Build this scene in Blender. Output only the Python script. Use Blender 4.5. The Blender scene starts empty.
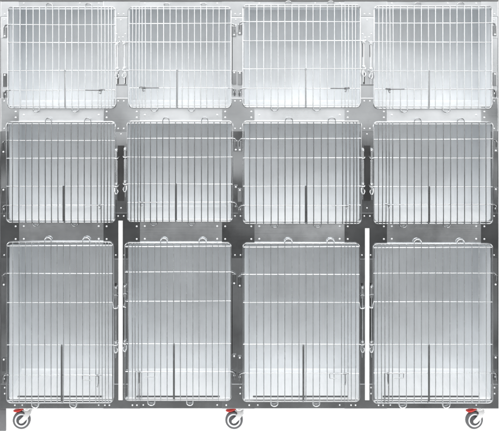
import bpy, bmesh, math, random
from mathutils import Vector, Matrix
random.seed(7)
S = bpy.context.scene
C = S.collection
U = 0.005                      # metres per unit of the measured front elevation (2.5 m wide)
X0, Z0 = 250.0, 431.3
CAM_D = 5.0
CAM_Y = 40.0                   # eye level, in elevation units from the top
def W(px, py, y=0.0):
    """point of the front elevation, at depth y behind the front plane"""
    k = (CAM_D + y) / CAM_D
    cz = (Z0 - CAM_Y) * U
    return Vector(((px - X0) * U * k, y, cz + (CAM_Y - py) * U * k))

# ------------------------------------------------------------------ materials
def nodes(name):
    m = bpy.data.materials.new(name); m.use_nodes = True
    nt = m.node_tree
    return m, nt, nt.nodes['Principled BSDF']

def steel(name, base, rough=0.32, brush=(0, 0, 1), bump=0.05, tint=(1, 1, 1), smudge=0.10, metallic=1.0, wave=0.0):
    m, nt, b = nodes(name)
    N, L = nt.nodes.new, nt.links.new
    tc = N('ShaderNodeTexCoord')
    oi = N('ShaderNodeObjectInfo')
    off = N('ShaderNodeVectorMath'); off.operation = 'ADD'
    sc0 = N('ShaderNodeVectorMath'); sc0.operation = 'SCALE'; sc0.inputs['Scale'].default_value = 7.3
    comb = N('ShaderNodeCombineXYZ')
    for k in range(3): L(oi.outputs['Random'], comb.inputs[k])
    L(comb.outputs[0], sc0.inputs[0])
    L(tc.outputs['Object'], off.inputs[0]); L(sc0.outputs[0], off.inputs[1])
    mp = N('ShaderNodeMapping')
    mp.inputs['Scale'].default_value = [1.5 if v else 620 for v in brush]
    L(off.outputs[0], mp.inputs['Vector'])
    n1 = N('ShaderNodeTexNoise'); n1.inputs['Scale'].default_value = 1.0; n1.inputs['Detail'].default_value = 3
    L(mp.outputs[0], n1.inputs['Vector'])
    mp2 = N('ShaderNodeMapping')
    mp2.inputs['Scale'].default_value = [0.9 if v else 26 for v in brush]
    L(off.outputs[0], mp2.inputs['Vector'])
    n2 = N('ShaderNodeTexNoise'); n2.inputs['Scale'].default_value = 1.0; n2.inputs['Detail'].default_value = 4
    L(mp2.outputs[0], n2.inputs['Vector'])
    n3 = N('ShaderNodeTexNoise'); n3.inputs['Scale'].default_value = 4.5; n3.inputs['Detail'].default_value = 6
    n3.inputs['Roughness'].default_value = 0.65
    L(off.outputs[0], n3.inputs['Vector'])
    def rng(sock, lo, hi):
        r = N('ShaderNodeMapRange'); r.inputs['From Min'].default_value = .25; r.inputs['From Max'].default_value = .75
        r.inputs['To Min'].default_value = lo; r.inputs['To Max'].default_value = hi
        L(sock, r.inputs['Value']); return r.outputs['Result']
    def mul(a, c):
        r = N('ShaderNodeMath'); r.operation = 'MULTIPLY'; L(a, r.inputs[0]); L(c, r.inputs[1]); return r.outputs[0]
    v = mul(mul(rng(n1.outputs['Fac'], *((.975, 1.02) if bump < .02 else (.94, 1.05))), rng(n2.outputs['Fac'], .975, 1.02)), rng(n3.outputs['Fac'], 1 - smudge, 1 + smudge * .6))
    col = N('ShaderNodeVectorMath'); col.operation = 'SCALE'
    col.inputs[0].default_value = [base * t for t in tint]
    L(v, col.inputs['Scale'])
    L(col.outputs[0], b.inputs['Base Color'])
    ra = N('ShaderNodeMath'); ra.operation = 'ADD'
    L(rng(n1.outputs['Fac'], *((rough - .025, rough + .02) if bump < .02 else (rough - .07, rough + .05))), ra.inputs[0]); L(rng(n3.outputs['Fac'], -.05, .07), ra.inputs[1])
    L(ra.outputs[0], b.inputs['Roughness'])
    b.inputs['Metallic'].default_value = metallic
    bp = N('ShaderNodeBump'); bp.inputs['Strength'].default_value = bump; bp.inputs['Distance'].default_value = .002
    L(n1.outputs['Fac'], bp.inputs['Height'])
    if wave:
        n4 = N('ShaderNodeTexNoise'); n4.inputs['Scale'].default_value = 2.3; n4.inputs['Detail'].default_value = 1
        L(off.outputs[0], n4.inputs['Vector'])
        b2 = N('ShaderNodeBump'); b2.inputs['Strength'].default_value = wave; b2.inputs['Distance'].default_value = .03
        L(n4.outputs['Fac'], b2.inputs['Height']); L(bp.outputs[0], b2.inputs['Normal'])
        L(b2.outputs[0], b.inputs['Normal'])
    else:
        L(bp.outputs[0], b.inputs['Normal'])
    return m

def plain(name, color, rough=.5, metallic=0.0, var=.12, scale=60, emit=0.0):
    m, nt, b = nodes(name)
    N, L = nt.nodes.new, nt.links.new
    tc = N('ShaderNodeTexCoord'); n = N('ShaderNodeTexNoise'); n.inputs['Scale'].default_value = scale; n.inputs['Detail'].default_value = 5
    L(tc.outputs['Object'], n.inputs['Vector'])
    r = N('ShaderNodeMapRange'); r.inputs['From Min'].default_value = .3; r.inputs['From Max'].default_value = .7
    r.inputs['To Min'].default_value = 1 - var; r.inputs['To Max'].default_value = 1 + var * .5
    L(n.outputs['Fac'], r.inputs['Value'])
    c = N('ShaderNodeVectorMath'); c.operation = 'SCALE'; c.inputs[0].default_value = color
    L(r.outputs[0], c.inputs['Scale']); L(c.outputs[0], b.inputs['Base Color'])
    r2 = N('ShaderNodeMapRange'); r2.inputs['To Min'].default_value = rough - .08; r2.inputs['To Max'].default_value = rough + .08
    L(n.outputs['Fac'], r2.inputs['Value']); L(r2.outputs[0], b.inputs['Roughness'])
    b.inputs['Metallic'].default_value = metallic
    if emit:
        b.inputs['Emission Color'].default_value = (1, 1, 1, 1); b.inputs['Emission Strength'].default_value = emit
    return m

BLUE = (.958, .981, 1.0)
M = dict(
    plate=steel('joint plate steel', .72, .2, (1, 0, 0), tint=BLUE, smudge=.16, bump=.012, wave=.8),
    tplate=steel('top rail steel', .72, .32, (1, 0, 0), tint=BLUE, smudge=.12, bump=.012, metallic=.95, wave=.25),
    dplate=steel('shaded joint plate steel', .30, .2, (1, 0, 0), tint=BLUE, smudge=.18, bump=.012, wave=.8),  # darker copy of the plate steel, dim lower reflection put into the colour
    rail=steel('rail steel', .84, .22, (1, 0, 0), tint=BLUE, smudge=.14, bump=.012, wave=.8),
    lstile=steel('lit stile steel', .80, .30, (0, 0, 1), tint=BLUE, smudge=.12, bump=.012, metallic=.93, wave=.25),  # brighter copy of the stile steel, top-row reflection put into the colour
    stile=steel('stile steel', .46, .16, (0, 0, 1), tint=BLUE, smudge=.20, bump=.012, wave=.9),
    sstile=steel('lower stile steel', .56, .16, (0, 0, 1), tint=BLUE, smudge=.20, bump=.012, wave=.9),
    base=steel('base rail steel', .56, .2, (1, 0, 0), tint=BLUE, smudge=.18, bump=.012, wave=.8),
    panel=steel('brushed panel steel', .86, .39, (0, 0, 1), tint=BLUE, bump=.10, smudge=.10, wave=.30, metallic=.6),
    side=steel('side panel steel', .93, .5, (0, 0, 1), tint=BLUE, bump=.08, smudge=.06, metallic=.25),
    pan=steel('floor pan steel', .95, .5, (0, 1, 0), tint=(.975, .99, 1.0), smudge=.05, metallic=.2),
    brail=steel('lit rail steel', .95, .30, (1, 0, 0), tint=BLUE, smudge=.12, bump=.012, metallic=.8, wave=.5),  # lighter copy of the rail steel, painting in the upper rail's brightness
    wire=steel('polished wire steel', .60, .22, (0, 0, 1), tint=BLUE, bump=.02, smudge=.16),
    wrod=steel('top row hatch rod steel', .34, .25, (0, 0, 1), tint=BLUE, bump=.02),
    bwire=steel('lit wire steel', .88, .24, (0, 0, 1), tint=BLUE, bump=.02, smudge=.14),  # lighter copy of the wire steel, shine painted into the colour
    dwire=steel('shaded wire steel', .40, .22, (0, 0, 1), tint=BLUE, bump=.02, smudge=.2),  # darker copy of the wire steel, painting in the middle row's dark reflection
    rod=steel('hatch rod steel', .55, .25, (0, 0, 1), tint=BLUE, bump=.02),
    dsteel=steel('dark catch and shaded rod steel', .24, .32, (1, 0, 0), tint=BLUE, bump=.02),  # dark catch tone, also paints the dark reflection on middle hatch rods
    bolt=steel('rivet steel', .92, .30, (1, 0, 0), tint=BLUE, bump=.02, metallic=.5),
    recess=steel('latch recess shade', .13, .3, (0, 0, 1), smudge=.35, bump=.012, wave=.6),  # near-black tone puts the latch channel's shade into the colour
    dark=plain('dark gap shade', (.11, .115, .12), .55),  # dark colour stands in for shade in narrow gaps
    white=plain('white plastic strip', (.93, .93, .93), .45, var=.03),
    tyre=plain('grey rubber tyre', (.085, .087, .092), .55),
    rim=plain('light grey wheel plastic', (.62, .63, .65), .4, var=.06),
    hub=plain('dark grey hub plastic', (.07, .072, .078), .45),
    red=plain('red pedal plastic', (.62, .035, .025), .38, var=.15),
    zinc=steel('zinc plated fork', .80, .30, (0, 0, 1), bump=.02, smudge=.12),
    cap=steel('top cap steel', .25, .35, (1, 0, 0)),
    leg=plain('grey painted leg', (.12, .12, .125), .5, var=.10, scale=25),
    floor=plain('glowing white floor', (.9, .9, .9), .6, var=.02, scale=3, emit=.62),  # added glow keeps floor and backdrop white beneath the bank
)

# ------------------------------------------------------------------ mesh tools
def obj(name, bm, mats, parent=None):
    me = bpy.data.meshes.new(name)
    bmesh.ops.recalc_face_normals(bm, faces=bm.faces)
    bm.to_mesh(me); bm.free()
    for m in (mats if isinstance(mats, (list, tuple)) else [mats]): me.materials.append(m)
    o = bpy.data.objects.new(name, me); C.objects.link(o)
    if parent is not None: o.parent = parent
    return o

def smooth_faces(fs):
    for f in fs: f.smooth = True

def box(bm, a, b, bevel=0.0, mi=0, rot=None, piv=None):
    a, b = Vector(a), Vector(b)
    t = bmesh.new()
    bmesh.ops.create_cube(t, size=1)
    for v in t.verts:
        v.co = Vector([a[i] if v.co[i] < 0 else b[i] for i in range(3)])
    if bevel: bmesh.ops.bevel(t, geom=list(t.edges), offset=bevel, segments=2, profile=.6, affect='EDGES')
    merge(bm, t, mi, rot, piv)

def merge(bm, t, mi=0, rot=None, piv=None, smooth=False):
    if rot is not None:
        p = Vector(piv); 
        for v in t.verts: v.co = p + rot @ (v.co - p)
    vm = {v: bm.verts.new(v.co) for v in t.verts}
    for f in t.faces:
        try:
            g = bm.faces.new([vm[v] for v in f.verts]); g.material_index = mi; g.smooth = f.smooth or smooth
        except ValueError: pass
    t.free()

def tube(bm, pts, r, n=8, closed=False, mi=0):
    pts = [Vector(p) for p in pts]
    full = []                                   # support rings keep long runs straight-shaded next to bends
    for i, p in enumerate(pts):
        full.append(p)
        if i + 1 < len(pts) or closed:
            q = pts[(i + 1) % len(pts)]; d = q - p
            if d.length > 10 * r:
                full += [p + d.normalized() * 2.5 * r, q - d.normalized() * 2.5 * r]
    pts = full
    rings = []
    m = len(pts)
    ref = None
    for i, p in enumerate(pts):
        if closed: d = pts[(i + 1) % m] - pts[i - 1]
        else: d = pts[min(i + 1, m - 1)] - pts[max(i - 1, 0)]
        d.normalize()
        if ref is None:
            ref = Vector((0, 1, 0)) if abs(d.y) < .9 else Vector((1, 0, 0))
        u = (ref - d * ref.dot(d))
        if u.length < 1e-4: u = d.orthogonal()
        u.normalize(); w = d.cross(u); ref = u
        rings.append([bm.verts.new(p + (u * math.cos(2 * math.pi * k / n) + w * math.sin(2 * math.pi * k / n)) * r) for k in range(n)])
    for i in range(m if closed else m - 1):
        A, B = rings[i], rings[(i + 1) % m]
        for k in range(n):
            f = bm.faces.new((A[k], A[(k + 1) % n], B[(k + 1) % n], B[k])); f.smooth = True; f.material_index = mi
    if not closed:
        for R_ in (rings[0][::-1], rings[-1]):
            f = bm.faces.new([bm.verts.new(v.co) for v in R_]); f.material_index = mi

def arc(c, r, a0, a1, n=6):
    return [(c[0] + r * math.cos(math.radians(a0 + (a1 - a0) * i / n)), c[1] - r * math.sin(math.radians(a0 + (a1 - a0) * i / n))) for i in range(n + 1)]

def slab(bm, poly, y0, y1, bevel=.0012, mi=0):
    """polygon of elevation points extruded from depth y0 (front) to y1 (back)"""
    t = bmesh.new()
    vs = [t.verts.new(W(p[0], p[1], 0) + Vector((0, y0, 0))) for p in poly]
    f = t.faces.new(vs)
    ext = bmesh.ops.extrude_face_region(t, geom=[f])
    for v in ext['geom']:
        if isinstance(v, bmesh.types.BMVert): v.co.y = y1
    if bevel:
        es = [e for e in t.edges if all(abs(v.co.y - y0) < 1e-6 for v in e.verts)]
        bmesh.ops.bevel(t, geom=es, offset=bevel, segments=2, profile=.6, affect='EDGES')
    merge(bm, t, mi)

def rivet(bm, px, py, y, r=.0042, mi=1):
    r *= 1.18
    c = W(px, py, 0); rings = []
    n = 10
    for rr, dy in ((r, 0), (r * .92, -.0016), (r * .55, -.0030)):
        rings.append([bm.verts.new((c.x + rr * math.cos(2 * math.pi * k / n), y + dy, c.z + rr * math.sin(2 * math.pi * k / n))) for k in range(n)])
    for A, B in zip(rings, rings[1:]):
        for k in range(n):
            f = bm.faces.new((A[k], A[(k + 1) % n], B[(k + 1) % n], B[k])); f.smooth = True; f.material_index = mi
    f = bm.faces.new(rings[-1]); f.material_index = mi; f.smooth = True

def rect(x0, y0, x1, y1): return [(x0, y0), (x1, y0), (x1, y1), (x0, y1)]

# ------------------------------------------------------------------ the bank
bank = bpy.data.objects.new('cage_bank', None); C.objects.link(bank)
bank['label'] = 'stainless steel bank of twelve animal cages with wire doors on castors'
bank['category'] = 'cage bank'

COL = [(9, 114), (128, 231), (244.5, 359.5), (374.5, 491)]         # openings across
ROW = [(8, 107), (123, 221.3), (244, 400)]                         # openings down
ST = [(.8, 9), (114, 128), (231, 244.5), (359.5, 374.5), (491, 497.8)]
RL = [(1.2, 8), (107, 123), (221.3, 244), (400, 408.6)]
ARM = [(None, 19), (103.5, 140), (222, 254.5), (344.5, 387), (481, None)]
VUP = [None, 98, 213, 384]
VDN = [16.5, 131.5, 258, None]
STRIP = [(118.6, 122.8), (364.9, 369.2)]

def plate_poly(i, j):
    """outline of the joint plate on stile i and rail j, inner corners filleted"""
    s0, s1 = ST[i]; r0, r1 = RL[j]
    a0, a1 = ARM[i]; u, d = VUP[j], VDN[j]
    P = []; q = 3.2
    # clockwise from the left end of the upper edge
    if a0 is not None:
        P.append((a0, r0))
        if u is not None: P += arc((s0 - q, r0 - q), q, -90, 0)
    else:
        P.append((s0, u if u is not None else r0))
    if u is not None:
        if a0 is not None: P.append((s0, u))
        P.append((s1, u))
        if a1 is not None: P += arc((s1 + q, r0 - q), q, 180, 270)
    if a1 is not None:
        P.append((a1, r0)); P.append((a1, r1))
        if d is not None: P += arc((s1 + q, r1 + q), q, 90, 180)
    else:
        if u is None: P.append((s1, r0))
        if d is None: P.append((s1, r1))
    if d is not None:
        P.append((s1, d)); P.append((s0, d))
        if a0 is not None: P += arc((s0 - q, r1 + q), q, 0, 90)
    else:
        if a1 is None: pass
        if a0 is None: P.append((s0, r1))
    if a0 is not None: P.append((a0, r1))
    out = []
    for p in P:
        if not out or (Vector(p) - Vector(out[-1])).length > .05: out.append(p)
    return out

pmat = ['tplate', 'plate', 'dplate', 'base']  # plate tone per row paints in the reflected light
for j in range(4):
    for i in range(5):
        bm = bmesh.new()
        slab(bm, plate_poly(i, j), -.003, .016)
        s0, s1 = ST[i]; r0, r1 = RL[j]; a0, a1 = ARM[i]
        m = (s0 + s1) / 2
        yf = -.003
        if j in (1, 2):
            hy = (r0 + 5, r1 - 5) if j == 2 else (r0 + 4.6, r1 - 5.6)
            for y in hy:
                if a0 is not None: rivet(bm, a0 + 3.2, y, yf)
                if a1 is not None: rivet(bm, a1 - 3.2, y, yf)
            for (y) in (VUP[j] + 3, VDN[j] - 3):
                for x in ((m - 2.8, m + 2.8) if i not in (0, 4) else (m - .5,)):
                    if i in (1, 3) and j == 2 and y > 240: x = m + (x - m) * 1.55 - .8
                    rivet(bm, x, y, yf, .0036)
        if j == 0:
            for x in ((m - 2.6, m + 2.6) if i not in (0, 4) else (m,)): rivet(bm, x, 14, yf, .0036)
        if j == 3:
            for x in ((m - 16, m - 11.5, m + 11.5, m + 16) if i not in (0, 4) else ((15, 21) if i == 0 else (475, 481))):
                if (a0 is None or x > a0 + 1) and (a1 is None or x < a1 - 1): rivet(bm, x, 405, yf, .0036)
            for y in (387.5, 393.5):
                rivet(bm, m + (4 if i in (1, 3) else 2.5 if i == 2 else 0), y, yf, .0034)
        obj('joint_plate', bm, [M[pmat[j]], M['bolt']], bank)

for j in range(4):
    r0, r1 = RL[j]
    for k in range(4):
        x0 = ARM[k][1] - 1.2; x1 = ARM[k + 1][0] + 1.2
        bm = bmesh.new()
        slab(bm, rect(x0, r0 + .02, x1, r1 - .02), 0, .0135, .001)
        if j in (1, 2):
            hy = (r0 + 5, r1 - 5) if j == 2 else ((r0 + r1) / 2,)
            for y in hy:
                rivet(bm, x0 + 6, y, 0, .0042); rivet(bm, x1 - 6, y, 0, .0042)
        elif j == 0:
            for x in (x0 + 6, x0 + 62, x1 - 6): rivet(bm, x, 3.2, 0, .0034)
        else:
            for x in (x0 + 4.5, x1 - 6): rivet(bm, x, 405, 0, .0034)
        obj('rail', bm, [M[('tplate', 'brail', 'rail', 'base')[j]], M['bolt']], bank)  # rail tone per row carries painted-in reflected light

for r in range(3):
    y0 = VDN[r] - 1.2; y1 = VUP[r + 1] + 1.2
    for i in range(5):
        s0, s1 = ST[i]
        bm = bmesh.new()
        slab(bm, rect(s0 + .02, y0, s1 - .02, y1), 0, .0135, .001)
        m = (s0 + s1) / 2
        H = y1 - y0
        if i in (1, 3):                      # raised keeper plate, then dark slabs painting the shade of the latch channel
            if r == 0:
                slab(bm, rect(s0 + .6, 17.6, s1 - .6, 41), -.004, -.0005, .001)
                for x, y in ((m, 20), (m - 4.4, 34), (m + 4.4, 34), (m - 2, 37.4), (m + 2, 37.0)): rivet(bm, x, y, -.004, .0032)
                for x in (m - 3.6, m + 3.6):
                    slab(bm, rect(x - 1.0, 43.6, x - .2, 57), -.002, .001, 0, 2)
                    slab(bm, rect(x - .1, 72.5, x + 1.3, 84), -.002, .001, 0, 2)
                slab(bm, rect(s0 + .9, 84.6, s1 - .9, 85.2), -.002, .001, 0, 2)
            elif r == 1:
                rivet(bm, m, 134, 0, .0034); rivet(bm, m, 208, 0, .0034)
                slab(bm, rect(m - 3.3, 145.5, m + 3.3, 201), -.0012, .001, 0, 2)
            else:
                slab(bm, rect(s0 + .5, 259, s1 - .5, 281), -.004, -.0005, .001)
                for x in (m - 5.2, m + 3.4): slab(bm, rect(x - .9, 283, x + .9, 345), -.002, .001, 0, 2)
        if i == 2:
            if r == 0:
                slab(bm, rect(s0 + .6, 17.5, s1 - .8, 33), -.004, -.0005, .001)
                for y in (19.5, 25): rivet(bm, m - 2, y, -.004, .0032)
                for x in (m - 2.6, m + 3.2): rivet(bm, x, 31.5, -.004, .003)
            for x in (s0 + 1.2, s1 - 1.2): slab(bm, rect(x - .35, y0 + 20, x + .35, y1 - 20), -.002, .001, 0, 2)
        if i in (0, 4) and r == 0:
            slab(bm, rect(s0 + .4, 17.6, s1 - .6, 38), -.004, -.0005, .001)
            for y in (20, 34): rivet(bm, m - .6, y, -.004, .003)
        obj('stile', bm, [M[('lstile', 'stile', 'sstile')[r]], M['bolt'], M['recess']], bank)  # stile tone per row paints in how reflected light changes with height

for (x0, x1), top in zip(STRIP, (220.6, 228.2)):
    bm = bmesh.new()
    slab(bm, rect(x0, top, x1, 399.8), -.0075, .012, .0012)
    obj('divider_strip', bm, M['white'], bank)

bm = bmesh.new()                                                    # dark folded top edge
box(bm, W(-.3, 1.15, 0) + Vector((0, -.006, 0)), W(498.6, -1.5, 0) + Vector((0, .46, 0)), .001)
obj('top_cap', bm, M['cap'], bank)
for xa, xb in ((-.4, .75), (497.85, 498.7)):
    bm = bmesh.new()
    box(bm, W(xa, 408.6, 0) + Vector((0, -.002, 0)), W(xb, 1.2, 0) + Vector((0, .46, 0)), .0008)
    obj('side_casing', bm, M['base'], bank)
bm = bmesh.new()
box(bm, (W(.8, 408, 0).x, .46, W(0, 408.6).z), (W(497.8, 0).x, .466, W(0, 1.3).z))
obj('rear_casing', bm, M['base'], bank)
bm = bmesh.new()
box(bm, (W(.8, 408, 0).x, .018, W(0, 408.6).z), (W(497.8, 0).x, .458, W(0, 406.8).z))
obj('underside', bm, M['base'], bank)
bm = bmesh.new()
box(bm, W(-6, 431.3, 0) + Vector((0, .002, 0)), W(5.8, 408.9, 0) + Vector((0, .012, 0)), .002)
box(bm, W(-6, 408.85, 0) + Vector((0, -.004, 0)), W(5.8, 408.65, 0) + Vector((0, .07, 0)))
obj('corner_leg', bm, M['leg'], bank)

# ------------------------------------------------------------------ compartments
DEPTH = .42
def compartment(r, c):
    x0, x1 = COL[c]; y0, y1 = ROW[r]
    x0 -= .6; x1 += .6; y0 -= .6; y1 += .6
    if r == 2: y1 -= 2.2
    s = CAM_D / (CAM_D + DEPTH)
    vx = 180 if c < 2 else 320
    bx0, bx1 = vx + (x0 - vx) * s, vx + (x1 - vx) * s
    by0, by1 = CAM_Y + (y0 - CAM_Y) * s, CAM_Y + (y1 - CAM_Y) * s
    f = [W(x0, y0, .015), W(x1, y0, .015), W(x1, y1, .015), W(x0, y1, .015)]
    for v in f: v.y = .015
    b = [W(bx0, by0, DEPTH), W(bx1, by0, DEPTH), W(bx1, by1, DEPTH), W(bx0, by1, DEPTH)]
    t = .0008
    def sheet(name, q, mat, parent, n=1, dish=0):
        bm = bmesh.new()
        vs = [bm.verts.new(p) for p in q]
        fc = bm.faces.new(vs)
        bmesh.ops.subdivide_edges(bm, edges=bm.edges, cuts=6, use_grid_fill=True)
        nrm = (q[1] - q[0]).cross(q[3] - q[0]).normalized()
        if dish:
            for v in bm.verts:
                a = (v.co - q[0]).dot((q[1] - q[0]).normalized()) / (q[1] - q[0]).length
                d = (v.co - q[0]).dot((q[3] - q[0]).normalized()) / (q[3] - q[0]).length
                v.co += nrm * dish * 16 * a * (1 - a) * d * (1 - d)
        for ff in bm.faces: ff.smooth = True
        return obj(name, bm, mat, parent)
    back = sheet('compartment', [b[0], b[1], b[2], b[3]], M['panel'], bank, dish=.006 * random.uniform(-1, 1))
    sheet('side_panel', [f[0], b[0], b[3], f[3]], M['side'], back)
    sheet('side_panel', [b[1], f[1], f[2], b[2]], M['side'], back)
    sheet('ceiling_panel', [f[0], f[1], b[1], b[0]], M['side'], back)
    bm = bmesh.new()                          # floor pan, coved up against the back wall
    rows_ = []
    for u, h in [(0, 0), (.2, 0), (.4, 0), (.6, 0), (.78, 0)] + [(.9 + .098 * math.sin(math.pi / 2 * k / 8), .012 * (1 - math.cos(math.pi / 2 * k / 8))) for k in range(1, 9)]:
        row = []
        for k in range(8):
            a = f[3].lerp(f[2], k / 7); e = b[3].lerp(b[2], k / 7)
            p = a.lerp(e, u); p.z += h + .0006; row.append(bm.verts.new(p))
        rows_.append(row)
    for A, B in zip(rows_, rows_[1:]):
        for k in range(7): bm.faces.new((A[k], A[k + 1], B[k + 1], B[k])).smooth = True
    obj('floor_panel', bm, M['pan'], back)
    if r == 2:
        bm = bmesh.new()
        slab(bm, rect(x0 + 9, 396.5, x1 - 12, 397.6), .003, .012, .0005, 1)  # dark strip painted as the shadow gap above the tray lip
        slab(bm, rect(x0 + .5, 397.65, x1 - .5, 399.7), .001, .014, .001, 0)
        slab(bm, rect(x0 + 9, 400.0, x1 - 12, 401.4), -.0065, -.0032, .0005, 1)  # second strip of painted gap shade, below the lip
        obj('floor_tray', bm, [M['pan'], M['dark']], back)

# ------------------------------------------------------------------ doors
# outer wire rectangle of every door, the horizontal wires, and the hatch rod
DOOR = {
 (0,0):((8.3,7.2,115.8,108),(24.6,42.6,70.6,90.2),65.6), (0,1):((129.4,7,231,107.5),(23.5,42,70.3,87.8),177.6),
 (0,2):((243,5,360,107),(21.8,40.7,68.7,88.3),305.4),    (0,3):((374,6.2,491.4,108.4),(23,42,71,89.2),428.6),
 (1,0):((7,121.8,115.2,222),(140.3,158,186,204.8),64.2), (1,1):((127.6,121.2,232.6,221.2),(138.2,156.8,183.8,202),176.2),
 (1,2):((243,121.2,361,223.2),(138.4,157.6,186,205.2),305.6), (1,3):((373.6,122,492.2,223.3),(139,157.7,186.4,204.2),428.5),
 (2,0):((7.4,241.8,113,402),(273,302,344.3,374.4),62.4), (2,1):((125.2,242.6,231,399.6),(271.6,300.6,343,371),174.2),
 (2,2):((243,243,359.2,400.6),(274,302,343.8,372.6),303.2), (2,3):((373,243.6,492,402.2),(272.8,301.4,343.8,372.3),428.3),
}
RW, RV, RH = .0033, .0024, .0026
YP, YV, YH = -.010, -.0165, -.0110
def V(px, py, y): 
    v = W(px, py, 0); v.y = y; return v

def jit(a): return random.uniform(-a, a)

def door(r, c):
    (x0, y0, x1, y1), HS, xr = DOOR[(r, c)]
    left = c in (0, 2)                        # hinged on the left, latched on the right
    hx, lx, sg = (x0, x1, 1) if left else (x1, x0, -1)
    w = x1 - x0; s = w / 16.54
    # perimeter wire with rounded corners
    q = 4.0
    pts = arc((x1 - q, y0 + q), q, 0, 90) + arc((x0 + q, y0 + q), q, 90, 180) + arc((x0 + q, y1 - q), q, 180, 270) + arc((x1 - q, y1 - q), q, 270, 360)
    bm = bmesh.new()
    tube(bm, [V(p[0], p[1], YP) for p in pts], RW, 10, closed=True)
    dr = obj('door', bm, M['wire'], bank)
    # wire grid
    bars = [hx + sg * (.92 * s + s * k) for k in range(14)]
    last = bars[-1]
    bars += [last + sg * s * .5 * k for k in (1, 2, 3, 4)]
    top = {5: 0, 6: 0, 11: 0, 12: 0} if left else {3: 0, 4: 0, 9: 0, 10: 0}
    bot = {3: 0, 4: 0, 9: 0, 10: 0} if left else {5: 0, 6: 0, 11: 0, 12: 0}
    bars = [b + jit(.35) for b in bars]
    bm = bmesh.new()
    pairs_t = [(5, 6), (11, 12)] if left else [(3, 4), (9, 10)]
    pairs_b = [(3, 4), (9, 10)] if left else [(5, 6), (11, 12)]
    yb = y1 - 1.2
    done = set()
    def bow(x, ya, yz, n=5):
        a = jit(.28)
        return [V(x + a * math.sin(math.pi * i / n), ya + (yz - ya) * i / n, YV) for i in range(n + 1)]
    for k, x in enumerate(bars):
        if k in top or k in bot: continue
        tube(bm, bow(x, y0 + jit(.2), y1 + jit(.2)), RV, 8)
    ext = 4.4 if r < 2 else 5.2
    for (a, b) in pairs_t:
        xa, xb = sorted((bars[a], bars[b])); rr = (xb - xa) / 2
        P = [(xa, y1)] + [(xa, y0 - ext + rr)] + [((xa + xb) / 2 - rr * math.cos(t), y0 - ext + rr - rr * .85 * math.sin(t)) for t in [math.pi * i / 8 for i in range(1, 8)]] + [(xb, y0 - ext + rr), (xb, y1)]
        tube(bm, [V(p[0], p[1], YV) for p in P], RV, 8)
    for (a, b) in pairs_b:
        xa, xb = sorted((bars[a], bars[b])); rr = (xb - xa) / 2
        P = [(xa, y0)] + [(xa, y1 + ext - rr)] + [((xa + xb) / 2 - rr * math.cos(t), y1 + ext - rr + rr * .85 * math.sin(t)) for t in [math.pi * i / 8 for i in range(1, 8)]] + [(xb, y1 + ext - rr), (xb, y0)]
        tube(bm, [V(p[0], p[1], YV) for p in P], RV, 8)
    # horizontals: 0 and 3 run on to the hinge side, 1 and 2 run on to the latch side
    for k, y in enumerate(HS):
        a, b = hx, lx
        tilt = jit(.25)
        if k == 3:
            # interrupted at the hatch rod
            tube(bm, [V(a, y + tilt, YH), V(xr - sg * 2.6, y, YH)], RH, 8, mi=1)
            tube(bm, [V(xr + sg * .4, y, YH), V(lx - sg * .5, y + jit(.3), YH)], RH, 8, mi=1)
        else:
            tube(bm, [V(a, y + tilt, YH), V((a + b) / 2, y + jit(.3), YH), V(b, y - tilt, YH)], RH, 8, mi=1)
    if r == 2: tube(bm, [V(x0 + .5, y0 + 3.8, YH), V(x1 - .5, y0 + 3.3, YH)], RH * 1.25, 8, mi=1)
    else: tube(bm, [V(x0 + .5, y0 + 1.8, YH), V(x1 - .5, y0 + 1.8, YH)], RH * .8, 8, mi=1)
    tube(bm, [V(x0 + 1, y1 - 2.2, YH), V(x1 - 1, y1 - 2.2, YH)], RH * .9, 8, mi=1)
    obj('bar_grid', bm, [M[('wire', 'dwire', 'bwire')[r]], M['bwire']], dr)  # bar tone per row has the reflected light painted in
    # hinges: the first and fourth wires bend over the stile into a folded keeper
    for y, up in ((HS[0], 1), (HS[3], -1)):
        bm = bmesh.new()
        e = hx - sg * 3.6
        dn = 1
        P = [V(hx + sg * 3, y, YH), V(hx - sg * .6, y + .1, YH), V(hx - sg * 2.2, y + .5, YH - .001), V(e + sg * .2, y + 1.6, YH - .001), V(e, y + 3.2, YH), V(e, y + 8, YH + .003)]
        tube(bm, P, RH * 1.05, 8)
        ya, yz = (y + 2.4, y + 13) if up > 0 else (y - 17, y - 3.5)
        xa, xb = sorted((hx - sg * 1.3, hx - sg * 5.2))
        box(bm, V(xa, yz, -.0085), V(xb, ya, -.004), .001)
        xa, xb = sorted((hx - sg * .9, hx - sg * 1.35))
        slab(bm, rect(xa, ya + .4, xb, yz - .4), -.0095, -.0042, 0, 1)
        rivet(bm, hx - sg * 3.2, (yz - 1.6) if up > 0 else (ya + 1.8), -.0085, .0042, 2)
        if up < 0:
            rivet(bm, hx - sg * 3.4, y + 4.2, -.0035, .0052, 2)
            slab(bm, rect(min(hx - sg * 5.2, hx - sg * 1.3), y + 1.4, max(hx - sg * 5.2, hx - sg * 1.3), y + 7.2), -.0045, -.0038, 0)
        obj('hinge', bm, [M['stile'], M['dark'], M['bolt']], dr)
    # latch: sliding rod beside the door with two hooks that catch the stile
    bm = bmesh.new()
    m = (ST[1 if c < 2 else 3][0] + ST[1 if c < 2 else 3][1]) / 2
    if r == 2: m -= .3
    rx = m - sg * (3.6, 4.4, 4.6)[r]
    ya, yz = HS[1] - (9 if r == 1 else 4 if r == 0 else 16), HS[2] + 4
    if r == 0: ya = HS[1] - 1
    tube(bm, [V(rx, ya, -.011), V(rx, (ya + yz) / 2 - 3, -.011), V(rx, yz, -.011)], RH * (1.0, 1.25, 1.25)[r], 8)
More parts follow.
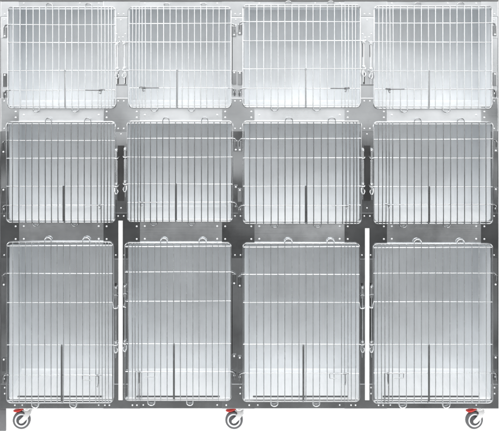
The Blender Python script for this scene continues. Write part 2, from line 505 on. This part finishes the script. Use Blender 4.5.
    for y, len_ in ((HS[1], 2.4), (HS[2], 2.8)):
        off = 7.0 if (r == 2 and y == HS[1]) else 0
        y2 = y + (5.5 if off else 0)
        P = [V(lx - sg * 2, y, YH), V(lx - sg * .4, y, YH), V(lx + sg * .6, y2 - .1, -.013), V(rx - sg * .8, y2 + .5, -.0145), V(rx + sg * 1.6, y2 + .2, -.0145), V(rx + sg * 2.0, y2 - .9, -.013)]
        tube(bm, P, RH, 8)
    # lower J hook and its finger loop
    y = HS[2]
    P = [V(rx - sg * 1.4, y + 1.5, -.013), V(rx - sg * 1.6, y + 5, -.016), V(rx - sg * .6, y + 7.6, -.018), V(rx + sg * 1.0, y + 7.4, -.018), V(rx + sg * 1.9, y + 5.2, -.017), V(rx + sg * 1.3, y + 3.2, -.015)]
    tube(bm, P, RH * .95, 8)
    tube(bm, [V(rx - sg * .2, y + 2, -.0125), V(rx - sg * .2, y + 13, -.0125)], RH * .7, 8)
    # guide blocks on the rod
    for y_ in ((ya + 1.5, yz - 6) if r else (ya + 2.5, yz - 6)):
        box(bm, V(rx - 1.3, y_ + 1.3, -.0155), V(rx + 1.3, y_ - 1.3, -.0012), .0012)
        rivet(bm, rx + sg * 0.2, y_, -.0155, .0028, 0)
    if r == 2:
        box(bm, V(rx - 1.2, ya + 12, -.0150), V(rx + 1.0, ya + 2, -.0085), .0012)
        box(bm, V(rx - 2.0, ya + 9.5, -.0165), V(rx + 2.0, ya + 8.2, -.0130), .0006)
    if r == 1:
        box(bm, V(rx - 1.0, ya + 9, -.0150), V(rx + .9, ya - .5, -.0085), .0012)
        slab(bm, rect(rx - 1.3, HS[1] + 2.6, rx + 1.2, HS[2] - 3), -.0075, -.0015, .0008)
    obj('latch', bm, M['bwire'], dr)
    # feeding hatch: hinge rod, catch bar with coil and hanging hook
    bm = bmesh.new()
    if r == 0: tube(bm, [V(xr, HS[2] + .8, -.0190), V(xr, y1 - 1.0, -.0190)], .0033, 10)
    else: slab(bm, rect(xr - 1.0, HS[2] + .8, xr + 1.0, y1 - 1.4), -.0205, -.0172, .0014)
    tube(bm, [V(xr, HS[2] - .6, -.0192), V(xr, HS[2] + 1.2, -.0192)], .0048, 8)
    obj('hatch_rod', bm, M[('wrod', 'dsteel', 'rod')[r]], dr)  # rod tone per row paints in its differing reflection
    bm = bmesh.new()
    yk = HS[3] - .3
    xk = lx - sg * 14.5
    xe = xk - sg * 15.5
    tube(bm, [V(xe, yk, -.0205), V(xk, yk + .2, -.0205), V(xk + sg * 2.8, yk - .9, -.0215), V(xk + sg * 3.8, yk + .2, -.021)], .0025, 8)
    n = 30                                                     # coil
    tube(bm, [V(xk - sg * 1.6 + sg * 3.2 * i / n, yk + .15 + .95 * math.sin(i * 1.25), -.0205 + .0045 * math.cos(i * 1.25)) for i in range(n + 1)], .0012, 6)
    hl = 3.6 if r < 2 else 11.5
    tube(bm, [V(xk + sg * .4, yk, -.0235), V(xk + sg * .5, yk + hl * .6, -.0240), V(xk - sg * .1, yk + hl, -.0245), V(xk - sg * 1.2, yk + hl - .8, -.0245)], .0022, 8)
    if r == 2:
        tube(bm, [V(xe, yk, -.0205), V(xe + sg * .2, yk + 4.6, -.021), V(xk - sg * 6, yk + 5, -.021)], .0019, 8)
        if not left:
            tube(bm, [V(xk - sg * .5, yk, -.0215), V(xk - sg * .5, y1 - 2.5, -.0215)], .0026, 8)
            tube(bm, [V(xk + sg * 3.6, yk, -.0215), V(xk + sg * 3.6, y1 - 2.5, -.0215)], .0019, 8)
    obj('hatch_catch', bm, M[('dsteel', 'wire', 'rod')[r]], dr)

for r in range(3):
    for c in range(4):
        compartment(r, c)
        door(r, c)

# ------------------------------------------------------------------ castors
def lathe(bm, prof, n=40, mi=0):
    """profile of (radius, y) turned about the y axis"""
    rings = [[bm.verts.new((r * math.cos(2 * math.pi * k / n), y, r * math.sin(2 * math.pi * k / n))) for k in range(n)] for r, y in prof]
    for A, B in zip(rings, rings[1:]):
        for k in range(n):
            f = bm.faces.new((A[k], A[(k + 1) % n], B[(k + 1) % n], B[k])); f.smooth = True; f.material_index = mi
    return rings

def make_castor():
    # local frame: wheel centre at the origin, axle along y
    R = .0445; zt = .0702
    bm = bmesh.new()
    box(bm, (-.014, -.030, zt - .004), (.052, .030, zt), .001)
    t = bmesh.new()
    bmesh.ops.create_cone(t, cap_ends=True, segments=28, radius1=.024, radius2=.021, depth=.014, matrix=Matrix.Translation((.026, 0, zt - .011)))
    smooth_faces([f for f in t.faces if len(f.verts) == 4]); merge(bm, t)
    cs = obj('castor', bm, M['zinc'], bank)
    bm = bmesh.new()
    for sy in (-1, 1):
        t = bmesh.new()
        y = sy * .0195
        P = [(.008, .0535), (.046, .0535), (.050, .040), (.030, .010), (.009, -.010), (-.002, -.0125), (-.010, -.008), (-.011, .002), (-.003, .010), (.012, .026), (.018, .040)]
        vs = [t.verts.new((a, y - .0015, b)) for a, b in P]
        f = t.faces.new(vs); e = bmesh.ops.extrude_face_region(t, geom=[f])
        for v in e['geom']:
            if isinstance(v, bmesh.types.BMVert): v.co.y = y + .0015
        bmesh.ops.bevel(t, geom=[ed for ed in t.edges if abs(ed.verts[0].co.y - ed.verts[1].co.y) < 1e-6], offset=.0009, segments=2, affect='EDGES')
        merge(bm, t)
    box(bm, (.006, -.021, .050), (.048, .021, .0545), .0012)
    t = bmesh.new()
    bmesh.ops.create_cone(t, cap_ends=True, segments=6, radius1=.0055, radius2=.0055, depth=.048, matrix=Matrix.Rotation(math.pi / 2, 4, 'X'))
    merge(bm, t)
    obj('fork', bm, M['zinc'], cs)
    bm = bmesh.new()
    lathe(bm, [(.033, -.012), (.037, -.0135), (.0415, -.0125), (R - .0005, -.008), (R, 0), (R - .0005, .008), (.0415, .0125), (.037, .0135), (.033, .012)])
    ty = obj('tyre', bm, M['tyre'], cs)
    bm = bmesh.new()
    lathe(bm, [(.0255, -.0105), (.0275, -.0130), (.0325, -.0130), (.0345, -.0115), (.0345, .0115), (.0325, .0130), (.0275, .0130), (.0255, .0105)], mi=0)
    obj('rim', bm, M['rim'], cs)
    bm = bmesh.new()
    lathe(bm, [(.0001, -.0125), (.009, -.0125), (.011, -.0085), (.023, -.0075), (.026, -.0100), (.026, .0100), (.023, .0075), (.011, .0085), (.009, .0125), (.0001, .0125)])
    obj('hub', bm, M['hub'], cs)
    bm = bmesh.new()                                         # brake pedal, a rounded tongue that points out to the left
    t = bmesh.new()
    n = 8; secs = []
    for i in range(n + 1):
        u = i / n
        x = .010 - .052 * u
        z = .058 - .011 * u - .004 * math.sin(math.pi * u)
        hw = .015 + .004 * math.sin(math.pi * u * .8) - (.010 if i == n else 0)
        th = .0045 + .0035 * math.sin(math.pi * min(1, u * 1.1)) - (.0025 if i == n else 0)
        secs.append([t.verts.new((x, hw * math.cos(a), z + th * math.sin(a))) for a in [2 * math.pi * k / 14 for k in range(14)]])
    for A, B in zip(secs, secs[1:]):
        for k in range(14): t.faces.new((A[k], A[(k + 1) % 14], B[(k + 1) % 14], B[k])).smooth = True
    t.faces.new(secs[0]); t.faces.new(secs[-1][::-1])
    merge(bm, t)
    obj('brake_pedal', bm, M['red'], cs)
    return cs

def copy_tree(o):
    n = o.copy(); C.objects.link(n); n.parent = bank
    for ch in list(o.children):
        k = ch.copy(); C.objects.link(k); k.parent = n
    return n
first = make_castor()
spots = [(20.2, .035, 4), (234, .035, -3), (475.6, .035, 7)]
rear = [(20.2, .405, 30), (234, .405, -20), (475.6, .405, 12)]
for i, (px, y, a) in enumerate(spots + rear):
    o = first if i == 0 else copy_tree(first)
    p = W(px, 0, 0)
    o.location = (p.x, y, .0448); o.rotation_euler = (0, 0, math.radians(a))

# ------------------------------------------------------------------ setting
bm = bmesh.new()
n = 14
prof = [(-.17, 0.0), (1.0, 0.0)] + [(1.0 + .5 * math.sin(math.pi / 2 * i / n), .5 - .5 * math.cos(math.pi / 2 * i / n)) for i in range(1, n + 1)]
fl = bmesh.new()
v = [fl.verts.new(p) for p in ((-4.5, -.17, 0), (4.5, -.17, 0), (4.5, 1.0, 0), (-4.5, 1.0, 0))]
fl.faces.new(v)
o = obj('floor', fl, M['floor']); o['kind'] = 'structure'
rows = []
for (y, z) in prof[1:] + [(1.5, 2.7)]:
    rows.append([bm.verts.new((-4.5, y, z)), bm.verts.new((4.5, y, z))])
for A, B in zip(rows, rows[1:]): bm.faces.new((A[0], A[1], B[1], B[0])).smooth = True
o = obj('backdrop', bm, M['floor']); o['kind'] = 'structure'

# ------------------------------------------------------------------ light
w = bpy.data.worlds.new('World'); S.world = w; w.use_nodes = True
nt = w.node_tree; N, L = nt.nodes.new, nt.links.new
bg = nt.nodes['Background']
tc = N('ShaderNodeTexCoord'); sep = N('ShaderNodeSeparateXYZ'); L(tc.outputs['Generated'], sep.inputs[0])
nz = N('ShaderNodeTexNoise'); nz.inputs['Scale'].default_value = 4.5; nz.inputs['Detail'].default_value = 3
mpw = N('ShaderNodeMapping'); mpw.inputs['Scale'].default_value = (2.2, 2.2, 1.0)
L(tc.outputs['Generated'], mpw.inputs['Vector']); L(mpw.outputs[0], nz.inputs['Vector'])
mr = N('ShaderNodeMapRange'); mr.inputs['From Min'].default_value = -.6; mr.inputs['From Max'].default_value = .6
L(sep.outputs['Z'], mr.inputs['Value'])
cr = N('ShaderNodeValToRGB'); L(mr.outputs[0], cr.inputs[0])
E = cr.color_ramp.elements
stops = [(0.0, .26), (.22, .36), (.29, .33), (.335, .20), (.375, .12), (.415, .22), (.446, 1.0), (.54, 1.2), (.75, .85), (1.0, .95)]
E[0].position, E[0].color = stops[0][0], (stops[0][1],) * 3 + (1,)
E[1].position, E[1].color = stops[-1][0], (stops[-1][1],) * 3 + (1,)
for p, vv in stops[1:-1]:
    e = E.new(p); e.color = (vv * .985, vv * .995, vv, 1)
vr = N('ShaderNodeMapRange'); vr.inputs['From Min'].default_value = .3; vr.inputs['From Max'].default_value = .7
vr.inputs['To Min'].default_value = .48; vr.inputs['To Max'].default_value = 1.55
L(nz.outputs['Fac'], vr.inputs['Value'])
sc = N('ShaderNodeVectorMath'); sc.operation = 'SCALE'; L(cr.outputs[0], sc.inputs[0]); L(vr.outputs[0], sc.inputs['Scale'])
L(sc.outputs[0], bg.inputs['Color']); bg.inputs['Strength'].default_value = 0.85

def area(name, loc, target, sx, sy, e, col=(1, 1, 1)):
    l = bpy.data.lights.new(name, 'AREA'); l.shape = 'RECTANGLE'; l.size = sx; l.size_y = sy; l.energy = e; l.color = col
    o = bpy.data.objects.new(name, l); C.objects.link(o); o.location = loc
    d = Vector(target) - Vector(loc); o.rotation_euler = d.to_track_quat('-Z', 'Y').to_euler()
    return o
area('unseen_lamp_above', (0, -2.6, 4.2), (0, 0, 1.0), 4.0, 2.0, 170)  # unseen lamp added overhead to brighten the cage floors
area('unseen_lamp_key', (-4.4, -3.0, 2.2), (0, .1, 1.0), 1.8, 2.0, 75)  # unseen side lamp, added for soft front light
area('unseen_lamp_fill', (4.4, -3.0, 2.2), (0, .1, 1.0), 1.8, 2.0, 70)  # matching unseen lamp, added on the other side

# ------------------------------------------------------------------ camera
cam = bpy.data.cameras.new('camera'); co = bpy.data.objects.new('camera', cam); C.objects.link(co)
co.location = (0, -CAM_D, (Z0 - CAM_Y) * U); co.rotation_euler = (math.pi / 2, 0, 0)
cam.sensor_width = 36; cam.sensor_fit = 'HORIZONTAL'; cam.lens = 36 * CAM_D / (500 * U)
cam.shift_y = (CAM_Y - 215.5) / 500
cam.clip_end = 200
S.camera = co
S.view_settings.view_transform = 'Standard'; S.view_settings.look = 'None'; S.view_settings.exposure = 0
S.render.resolution_x, S.render.resolution_y = 1024, 883
